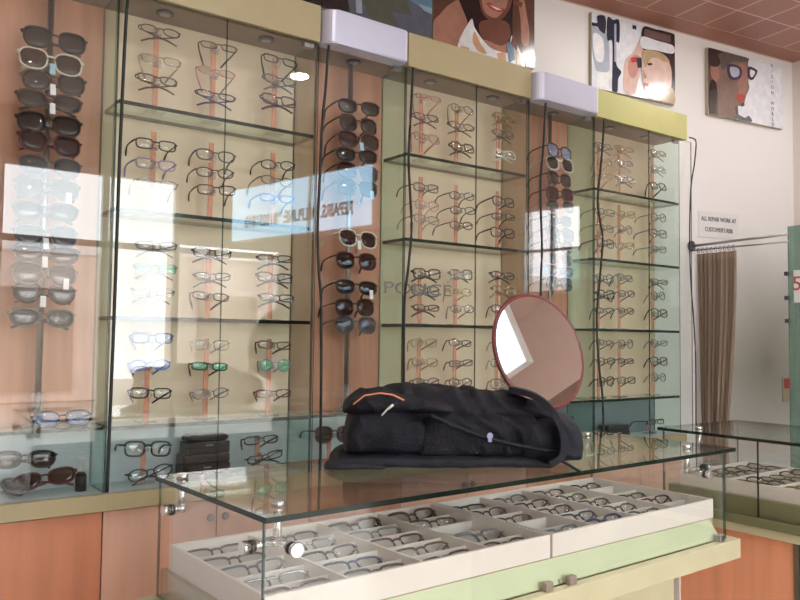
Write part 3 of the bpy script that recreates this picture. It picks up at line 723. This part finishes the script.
# zip piping with its pull
bm = bmesh.new()
tube(bm, [(.02, -.006, .150), (.045, -.004, .170), (.08, -.006, .176), (.11, -.008, .172), (.135, -.008, .160)], .0022, 6)
link('orange_zip_piping', bm, G['piping'], BP)
bm = bmesh.new(); tube(bm, [(.110, -.012, .150), (.104, -.014, .146), (.098, -.015, .140)], .003, 6); tube(bm, [(.098, -.015, .142), (.084, -.016, .126)], .0045, 6, flat=.4)
link('zip_pull', bm, G['pull'], BP)
def strap(name, pts, w, th, m):
    bm = bmesh.new(); P = [Vector(p) for p in pts]; Q = []
    for i in range(len(P)-1):
        a, b, c, d = P[max(i-1, 0)], P[i], P[i+1], P[min(i+2, len(P)-1)]
        for k in range(6):
            t = k/6; Q.append(.5*((2*b)+(c-a)*t+(2*a-5*b+4*c-d)*t*t+(3*b-a-3*c+d)*t**3))
    Q.append(P[-1]); rings = []
    side = Vector((.25, 1, 0)).normalized()
    for i, p in enumerate(Q):
        t = (Q[min(i+1, len(Q)-1)]-Q[max(i-1, 0)]).normalized(); nn = t.cross(side).normalized()
        rings.append([bm.verts.new(p+side*w/2*a+nn*th/2*b_) for a, b_ in ((-1, -1), (1, -1), (1, 1), (-1, 1))])
    for A, B in zip(rings, rings[1:]):
        for k in range(4): bm.faces.new((A[k], A[(k+1) % 4], B[(k+1) % 4], B[k]))
    bm.faces.new(rings[0]); bm.faces.new(rings[-1])
    return link(name, bm, m, BP, smooth=False)
strap('shoulder_strap', [(.40, .10, .180), (.44, .05, .172), (.47, .005, .150), (.49, -.016, .115), (.50, -.026, .075), (.495, -.026, .040), (.47, -.018, .020)], .055, .014, G['bag2'])
strap('compression_strap', [(.20, -.004, .126), (.30, -.010, .085), (.40, -.010, .060), (.50, -.012, .045)], .016, .004, G['bag2'])
strap('loose_strap_end', [(.49, -.004, .026), (.51, -.016, .018), (.525, -.034, .009), (.535, -.055, .004)], .022, .004, G['bag2'])
lump('strap_tail', -.045, .10, -.01, .10, interp([(0, .016), (.5, .022), (1, .015)]), G['bag2'], z0=0, amp=.003, seed=33, taper=.3, nseg=20, nr=20)
G['logo'] = mat('pale_blue_print', (.28, .30, .48), .5)
bm = bmesh.new(); cyl(bm, (.33, -.016, .082), (.33, -.024, .082), .007, 12); box(bm, .326, .334, -.024, -.016, .068, .076)
link('logo_patch', bm, G['logo'], BP)
tag(BP, 'black backpack lying on its back on the glass counter', 'backpack')

# ------------------------------------------------------------------ posters on the back wall
def on_wall(x, y, off):
    d = cr*((x-400)/F_PX)-cu*((y-300)/F_PX)+fw
    P0 = WP-wn*off; t = (P0-CAM).dot(wn)/d.dot(wn); return CAM+d*t
def poster(corners, patches, label, base, thick=.022, zt=None):
    """a printed board: its outline and the flat colour areas of its print, laid out on the wall plane"""
    pl = [on_wall(x, y, thick) for x, y in corners]
    s = [(p-WP).dot(wd) for p in pl]; s0, s1 = (s[0]+s[3])/2, (s[1]+s[2])/2; z0, z1 = (pl[2].z+pl[3].z)/2, (zt or (pl[0].z+pl[1].z)/2)
    o = wallpt((s0+s1)/2); r = empty('poster', (o.x, o.y, z0), -WA); w = (s1-s0)/2
    bx('poster_board', (-w, w, -thick, 0, 0, z1-z0), G['tan'], r)
    bm = bmesh.new(); mats_ = []
    def face(pts, m, k):
        vs = [bm.verts.new((min(w-.001, max(-w+.001, a)), -thick-.0006-.00035*k, min(z1-z0-.001, max(.001, b)))) for a, b in pts]
        if m not in mats_: mats_.append(m)
        try: f = bm.faces.new(vs); f.material_index = mats_.index(m)
        except ValueError: pass
    face([(-w, 0), (w, 0), (w, z1-z0), (-w, z1-z0)], base, 0)
    for k, (m, pts) in enumerate(patches):
        q = []
        if len(pts) > 4:
            sm = []; n = len(pts)
            for i in range(n):
                a, b, c, d = [Vector((*pts[(i+j) % n], 0)) for j in (-1, 0, 1, 2)]
                for j in range(5):
                    t = j/5; v = .5*((2*b)+(c-a)*t+(2*a-5*b+4*c-d)*t*t+(3*b-a-3*c+d)*t**3); sm.append((v.x, v.y))
            pts = sm
        for x, y in pts:
            p = on_wall(x, y, thick); q.append(((p-WP).dot(wd)-(s0+s1)/2, p.z-z0))
        face(q, m, k+1)
    me = bpy.data.meshes.new('print'); bm.normal_update()
    for f in bm.faces:
        if f.normal.y > 0: f.normal_flip()
    bm.to_mesh(me); bm.free()
    for m in mats_: me.materials.append(m)
    po = bpy.data.objects.new('poster_print', me); C.objects.link(po); po.parent = r
    return tag(r, label, 'poster')
pc = {}
def P_(n, c):
    if n not in pc: pc[n] = mat('print_'+n, c, .18, var=.10, scale=25, coat=.6)
    return pc[n]
skin, skin_d, skin_p = P_('skin', (.46, .23, .17)), P_('skin_shade', (.20, .08, .06)), P_('pale_skin', (.70, .50, .45))
hair, brn, wht = P_('dark_hair', (.03, .018, .02)), P_('brown_ground', (.13, .06, .04)), P_('print_white', (.88, .90, .97))
bluew, orng, blu = P_('bluish_white', (.82, .85, .97)), P_('peach', (.70, .42, .25)), P_('steel_blue', (.15, .28, .42))
blk, red, gry, blond = P_('near_black', (.03, .04, .07)), P_('red', (.50, .06, .07)), P_('cool_grey', (.45, .50, .62)), P_('blond', (.50, .36, .22))
grn, slate, lips = P_('olive_grey', (.12, .13, .10)), P_('slate', (.13, .15, .20)), P_('lips', (.45, .07, .06))
# 1: dark, mostly above the frame
poster([(296, -60), (431.5, -40), (433, 42), (296, 5)], [
    (hair, [(296, -20), (346, -10), (350, 12), (296, 4)]), (grn, [(352, -20), (400, -20), (418, 40), (372, 22)]),
    (slate, [(392, 12), (434, 20), (434, 45), (400, 34)]), (blu, [(398, -8), (434, -4), (434, 12), (418, 6)]), (P_('sky_patch', (.30, .48, .62)), [(418, 4), (434, 9), (434, 15), (424, 11)]),
    (gry, [(355, -10), (361, -10), (362, 14), (356, 13)])],  # upright grey bar paints a reflection into the print
    'dark blue-grey poster behind the first silver hood', slate, zt=3.0)
poster([(433, -30), (534, -10), (534, 73), (433, 44)], [
    (brn, [(433, -20), (470, -20), (470, 50), (433, 44)]),
    (skin, [(433, 24), (440, 14), (450, 4), (462, 0), (468, 14), (464, 34), (456, 52), (436, 46)]),
    (hair, [(456, -20), (500, -20), (506, 20), (508, 40), (500, 44), (484, 44), (474, 34), (466, 18)]),
    (hair, [(500, -20), (516, -20), (512, 20), (510, 40), (502, 44), (498, 20)]),
    (skin_d, [(478, -20), (512, -20), (511, 4), (504, 17), (496, 22), (486, 18), (480, 6)]),
    (skin, [(482, -20), (508, -20), (507, 4), (500, 15), (494, 18), (486, 14), (482, 4)]),
    (lips, [(486, 4), (494, 11), (503, 12), (504, 9), (496, 8), (490, 3)]), (wht, [(489, 5), (496, 10), (502, 10.4), (497, 8.2)]),
    (skin_d, [(480, 22), (506, 22), (509, 40), (496, 48), (482, 40)]), (skin, [(484, 40), (500, 46), (510, 42), (508, 54), (494, 56), (476, 44)]),
    (brn, [(516, -20), (534, -20), (534, 60), (520, 56), (512, 30)]),
    (skin, [(521, -4), (524, 2), (526, 14), (529, 34), (527, 46), (521, 42), (520, 20), (518, 4)]), (skin_d, [(512, 0), (522, 3), (521, 8), (513, 5)]),
    (wht, [(470, 20), (474, 28), (482, 40), (490, 48), (500, 52), (508, 52), (511, 36), (518, 48), (523, 72), (490, 64), (457, 52)]),
    (orng, [(474, 32), (480, 44), (486, 54), (478, 52), (472, 42)]), (orng, [(496, 54), (504, 52), (506, 66), (498, 64)]), (orng, [(460, 46), (468, 48), (470, 55), (460, 52)]), (blu, [(506, 44), (512, 42), (514, 60), (508, 64)]),
    (skin_d, [(512, 34), (517, 44), (516, 52), (510, 44)]), (orng, [(514, 50), (518, 52), (521, 70), (516, 68)]), (hair, [(523, 58), (534, 56), (534, 73), (525, 71)])],
    'poster of smiling person in floral halter top above the cabinets', brn, zt=3.0)
tan_g = P_('grey_brown_face', (.24, .155, .135)); tan_d = P_('deep_grey_brown', (.12, .078, .070)); tan_w = P_('warm_brown_cheek', (.36, .19, .15)); plum = P_('plum_rim', (.07, .05, .10))
poster([(589, 11), (674, 34), (675, 105), (594, 88)], [
    (gry, [(591, 26), (600, 30), (607, 34), (609, 50), (609, 70), (602, 72), (596, 70), (592, 50)]), (wht, [(593, 34), (602, 38), (604, 52), (602, 62), (595, 58)]), (wht, [(596, 71), (609, 74), (608, 88), (597, 86)]),
    (blk, [(590, 22), (597, 23), (597, 16), (605, 17), (605, 33), (600, 31), (597, 27), (590, 25)]),
    (blk, [(607, 18), (613, 20), (619, 21), (619, 42), (616, 43), (616, 64), (621, 72), (618, 79), (617, 92), (612, 91), (612, 74), (612, 42), (607, 40)]),
    (gry, [(614, 24), (616, 24), (616, 62), (614, 62)]), (blk, [(632, 25), (636, 26), (636, 30), (632, 29)]),
    (skin_p, [(624, 92), (623, 72), (625, 60), (632, 53), (637, 44), (640, 38), (643, 44), (641, 58), (640, 72), (637, 84), (634, 94)]),
    (P_('palm_rose', (.60, .30, .28)), [(628, 62), (634, 55), (640, 58), (638, 70), (633, 78), (628, 74)]), (red, [(630, 58), (636, 57), (637, 62), (631, 63)]), (blk, [(636, 58), (641, 58), (641, 68), (637, 68)]),
    (hair, [(643, 27), (656, 30), (674, 35), (675, 92), (670, 86), (668, 66), (658, 56), (643, 50), (641, 40)]), (P_('hair_band_brown', (.16, .10, .10)), [(644, 29), (670, 36), (670, 43), (643, 37)]),
    (skin_p, [(643, 54), (652, 52), (662, 54), (669, 64), (671, 78), (669, 92), (660, 100), (648, 98), (643, 84), (641, 70)]),
    (blond, [(642, 51), (652, 51), (662, 54), (669, 62), (663, 62), (655, 58), (649, 60), (645, 68), (642, 60)]),
    (bluew, [(641, 37), (656, 41), (672, 46), (672, 54), (656, 51), (641, 48)]), (hair, [(646, 64), (650, 63), (652, 65), (648, 66)]), (skin, [(642, 70), (644, 74), (646, 78), (643, 79)]),
    (lips, [(643, 83), (648, 84), (647, 87), (643, 86)]), (blond, [(652, 92), (662, 92), (671, 88), (673, 104), (650, 99)])],
    'poster of eye examination, person wearing white head band', bluew, zt=None)
poster([(707, 48), (783, 66), (782, 127), (709, 116)], [
    (tan_d, [(707, 48), (745, 57), (748, 62), (746, 70), (738, 100), (736, 120), (709, 116)]),
    (tan_g, [(720, 62), (734, 58), (745, 60), (749, 70), (748, 80), (749, 88), (746, 96), (743, 105), (738, 106), (735, 108), (735, 119), (719, 116), (718, 96), (716, 80)]),
    (tan_w, [(737, 66), (744, 64), (748, 72), (747, 84), (745, 95), (740, 97), (738, 84)]),
    (tan_w, [(711, 64), (717, 66), (719, 76), (716, 82), (711, 76)]),
    (hair, [(707, 48), (722, 52), (722, 58), (718, 66), (711, 66), (707, 60)]), (P_('greyed_hair', (.11, .10, .09)), [(720, 53), (745, 58), (744, 62), (732, 62), (722, 70), (720, 62)]),
    (hair, [(710, 82), (716, 84), (716, 104), (714, 116), (709, 114)]),
    (lips, [(736, 95), (741, 94), (745, 96), (743, 101), (738, 102)]), (tan_d, [(740, 104), (744, 102), (744, 106), (741, 107)]),
    (plum, [(727, 65), (735, 65), (741, 69), (740, 78), (733, 80), (728, 76)]), (gry, [(729.5, 67.5), (735, 67.5), (738.5, 70), (738, 76), (733, 77.5), (730, 74)]),
    (plum, [(748, 67), (756, 70), (756, 74), (752, 80), (748, 78)]), (bluew, [(749.5, 70), (754, 71.5), (754, 74), (751.5, 77.5), (749.5, 76)]),
    (slate, [(736, 114), (744, 118), (748, 116), (751, 122), (738, 121)])],
    'poster of dark-haired person in plum-rimmed glasses beside pale ground', bluew, zt=None)
last = [o for o in bpy.data.objects if o.name.startswith('poster') and o.type == 'EMPTY'][-1]
# small vertical capitals down the pale side of that poster
pA = on_wall(774.5, 70, .0245)
for k, ch in enumerate('VISION' + ' ' + 'WORLD'):
    if ch == ' ': continue
    p = on_wall(771.8+.1*k, 66+k*5.35, .0245)
    w_ = word('printed_letter', ch, .030, blk, (0, 0, 0), (0, 0, 0), ext=.0002)
    w_.matrix_world = Matrix.Translation(p)@Matrix.Rotation(-WA, 4, 'Z')@Matrix.Rotation(PI/2, 4, 'X')
    mw = w_.matrix_world.copy(); w_.parent = last
    w_.matrix_local = (Matrix.Translation(last.location)@Matrix.Rotation(-WA, 4, 'Z')).inverted()@mw

# ------------------------------------------------------------------ wall sign
a = on_wall(698.7, 209.5, .004); b = on_wall(738.5, 214.5, .004); c = on_wall(699.5, 235.5, .004)
sw = (b-a).length; shh = (a-c).length
mid = (on_wall(738.5, 240.5, .004)+a)/2; tl = math.radians(-.8)
SG = empty('notice_sign', (mid.x, mid.y, mid.z), -WA); SG.rotation_euler = (0, tl, -WA)
bx('sign_sheet', (-sw/2, sw/2, -.0, .003, -shh/2, shh/2), G['white'], SG)
word('sign_lettering', 'ALL REPAIR WORK AT', .036, blk, (0, -.0012, .030), (PI/2, 0, 0), SG, sx=.80)
word('sign_lettering', "CUSTOMER'S RISK", .036, blk, (0, -.0012, -.030), (PI/2, 0, 0), SG, sx=.80)
tag(SG, 'white notice reading ALL REPAIR WORK AT CUSTOMER\'S RISK', 'sign')

# ------------------------------------------------------------------ curtain rail, curtain, partition
RX = 3.225
wy = (WP+wd*((RX-WP.x)/wd.x)).y
RL = empty('curtain_rail', (RX, wy, 1.84))
bm = bmesh.new(); cyl(bm, (0, -.001, 0), (0, -.012, 0), .030, 20); link('wall_bracket', bm, G['darksteel'], RL)
bm = bmesh.new(); cyl(bm, (0, -.012, .0), (0, -.55, .013), .007, 12); link('rail_tube', bm, G['steel'], RL)
bm = bmesh.new(); cyl(bm, (.012, -.012, -.024), (.012, -.55, -.024), .0045, 12); link('lower_rail', bm, G['steel'], RL)
tag(RL, 'steel double curtain rail running from round wall bracket', 'curtain rail')
G['curtain'] = mat('brown_striped_curtain', (.30, .22, .165), .85, var=.25, scale=3, stretch=(1, 60, .2), bump=.2, bscale=80)
CT = empty('curtain', (RX+.012, wy-.03, 1.795))
bm = bmesh.new(); n_ = 90; rows = 26; grid = []
for j in range(rows+1):
    t = j/rows; z = -t*1.30; ww = .235-.085*min(1, t*1.35)**1.5; off = .005+.03*t
    ring = []
    for i in range(n_+1):
        s = i/n_; y = -(off+ww*s)+.004*math.sin(s*60+t*2); xx = .009*math.sin(s*2*PI*9+t*.8)+.006*math.sin(s*17)
        ring.append(bm.verts.new((xx, y, z)))
    grid.append(ring)
for j in range(rows):
    for i in range(n_): bm.faces.new((grid[j][i], grid[j][i+1], grid[j+1][i+1], grid[j+1][i]))
cl = link('curtain_cloth', bm, G['curtain'], CT, smooth=True)
sd = cl.modifiers.new('cloth_thickness', 'SOLIDIFY'); sd.thickness = .003
for i in range(9):
    bm = bmesh.new(); y = -.012-i*.026
    tube(bm, [(.0, y, .019+.012*math.cos(t)-.006) if False else (.012*math.sin(t), y, .018+.013*math.cos(t)) for t in [2*PI*k/14 for k in range(14)]], .0018, 5, closed=True)
    link('curtain_ring', bm, G['darksteel'], CT)
tag(CT, 'brown striped curtain bunched on its rail beside end cabinet', 'curtain')
GP = empty('glass_partition', (3.25, -.29, 0))
sheet('partition_glass', (0, .010, -.9, 0, .02, 1.895), G['teal_pane'], G['edge'], 'x', GP)
bx('foot_channel', (-.006, .016, -.9, 0, 0, .02), G['steel'], GP)
for z in (1.655, 1.532, 1.416):
    bx('glass_clip', (-.012, .022, -.004, .014, z-.010, z+.010), G['darksteel'], GP)
bx('sticker', (-.0025, 0, -.11, -.030, 1.508, 1.670), G['white'], GP)
word('sticker_lettering', '5', .10, red, (-.003, -.046, 1.60), (PI/2, 0, -PI/2), GP)
tag(GP, 'teal glass partition with white red-lettered sticker by wall corner', 'partition')
sp = on_wall(785.5, 385, 0)
SW = empty('socket_plate', (sp.x, sp.y, sp.z), -WA)
bx('plate', (-.035, .035, -.010, 0, -.10, .05), G['tan'], SW, bev=.002)
bx('red_switch', (-.026, .026, -.018, -.010, -.02, .04), red, SW, bev=.003)
tag(SW, 'wall socket plate with red switch low beside glass partition', 'switch')

# ------------------------------------------------------------------ hanging lit sign behind the viewer (seen in the glass)
sA, sB = Vector((2.13, -4.02, 0)), Vector((2.49, -2.36, 0)); dd = (sB-sA); ang = math.atan2(dd.y, dd.x); sl = dd.length
HS = empty('hanging_sign', ((sA+sB)/2)+Vector((0, 0, 2.12)), ang)
G['signface'] = emitter('backlit_sign_face', (.45, .72, .95), 3.0)
bx('sign_box', (-sl/2, sl/2, -.07, -.004, 0, .46), G['white'], HS)
bx('sign_face', (-sl/2+.01, sl/2-.01, -.004, 0, .01, .45), G['signface'], HS)
for q in (-.6, .6):
    bm = bmesh.new(); cyl(bm, (q, -.04, .46), (q, -.04, .93), .006, 8); link('hanger_rod', bm, G['steel'], HS)
word('sign_lettering', 'REPAIRS. HELPLINE: 9810256810', .135, blk, (0, .0012, .15), (PI/2, 0, PI), HS, ext=.0012, sx=.70, bold=.004)
tag(HS, 'light blue backlit shop sign, seen reflected in cabinet glass', 'sign')

# ------------------------------------------------------------------ ceiling lamps
lm = emitter('lamp_diffuser', (1, .97, .93), 105)
for i, (x, y) in enumerate(((1.79, -2.2), (2.55, -.40), (3.66, -.68), (-.3, -2.6), (.6, -1.3))):
    onb = i in (1, 2)
    zt = (ZC-.004) if onb else ZC
    r = empty('ceiling_lamp', (x, y, zt))
    bm = bmesh.new(); cyl(bm, (0, 0, 0), (0, 0, -.02), .075, 28); link('lamp_housing', bm, G['white'], r)
    bm = bmesh.new(); cyl(bm, (0, 0, -.02), (0, 0, -.026), .058, 28); link('lamp_diffuser', bm, lm, r)
    tag(r, ['round white ceiling lamp over the middle of the shop', 'round white ceiling lamp above the silver-hooded bay', 'round white ceiling lamp above the curtain', 'round white ceiling lamp near the viewer', 'round white ceiling lamp above the backpack counter'][i], 'ceiling lamp', 'round ceiling lamps')

# ------------------------------------------------------------------ daylight and view
w = bpy.data.worlds.new('daylight'); bpy.context.scene.world = w; w.use_nodes = True
bg = w.node_tree.nodes['Background']; bg.inputs['Color'].default_value = (.93, .97, 1, 1); bg.inputs['Strength'].default_value = 4.0
s = bpy.context.scene
s.view_settings.view_transform = 'Standard'; s.view_settings.look = 'None'; s.view_settings.gamma = 1; s.view_settings.exposure = 0.93
s.cycles.transparent_max_bounces = 40; s.cycles.max_bounces = 8; s.cycles.use_denoising = True
s.cycles.sample_clamp_indirect = 8
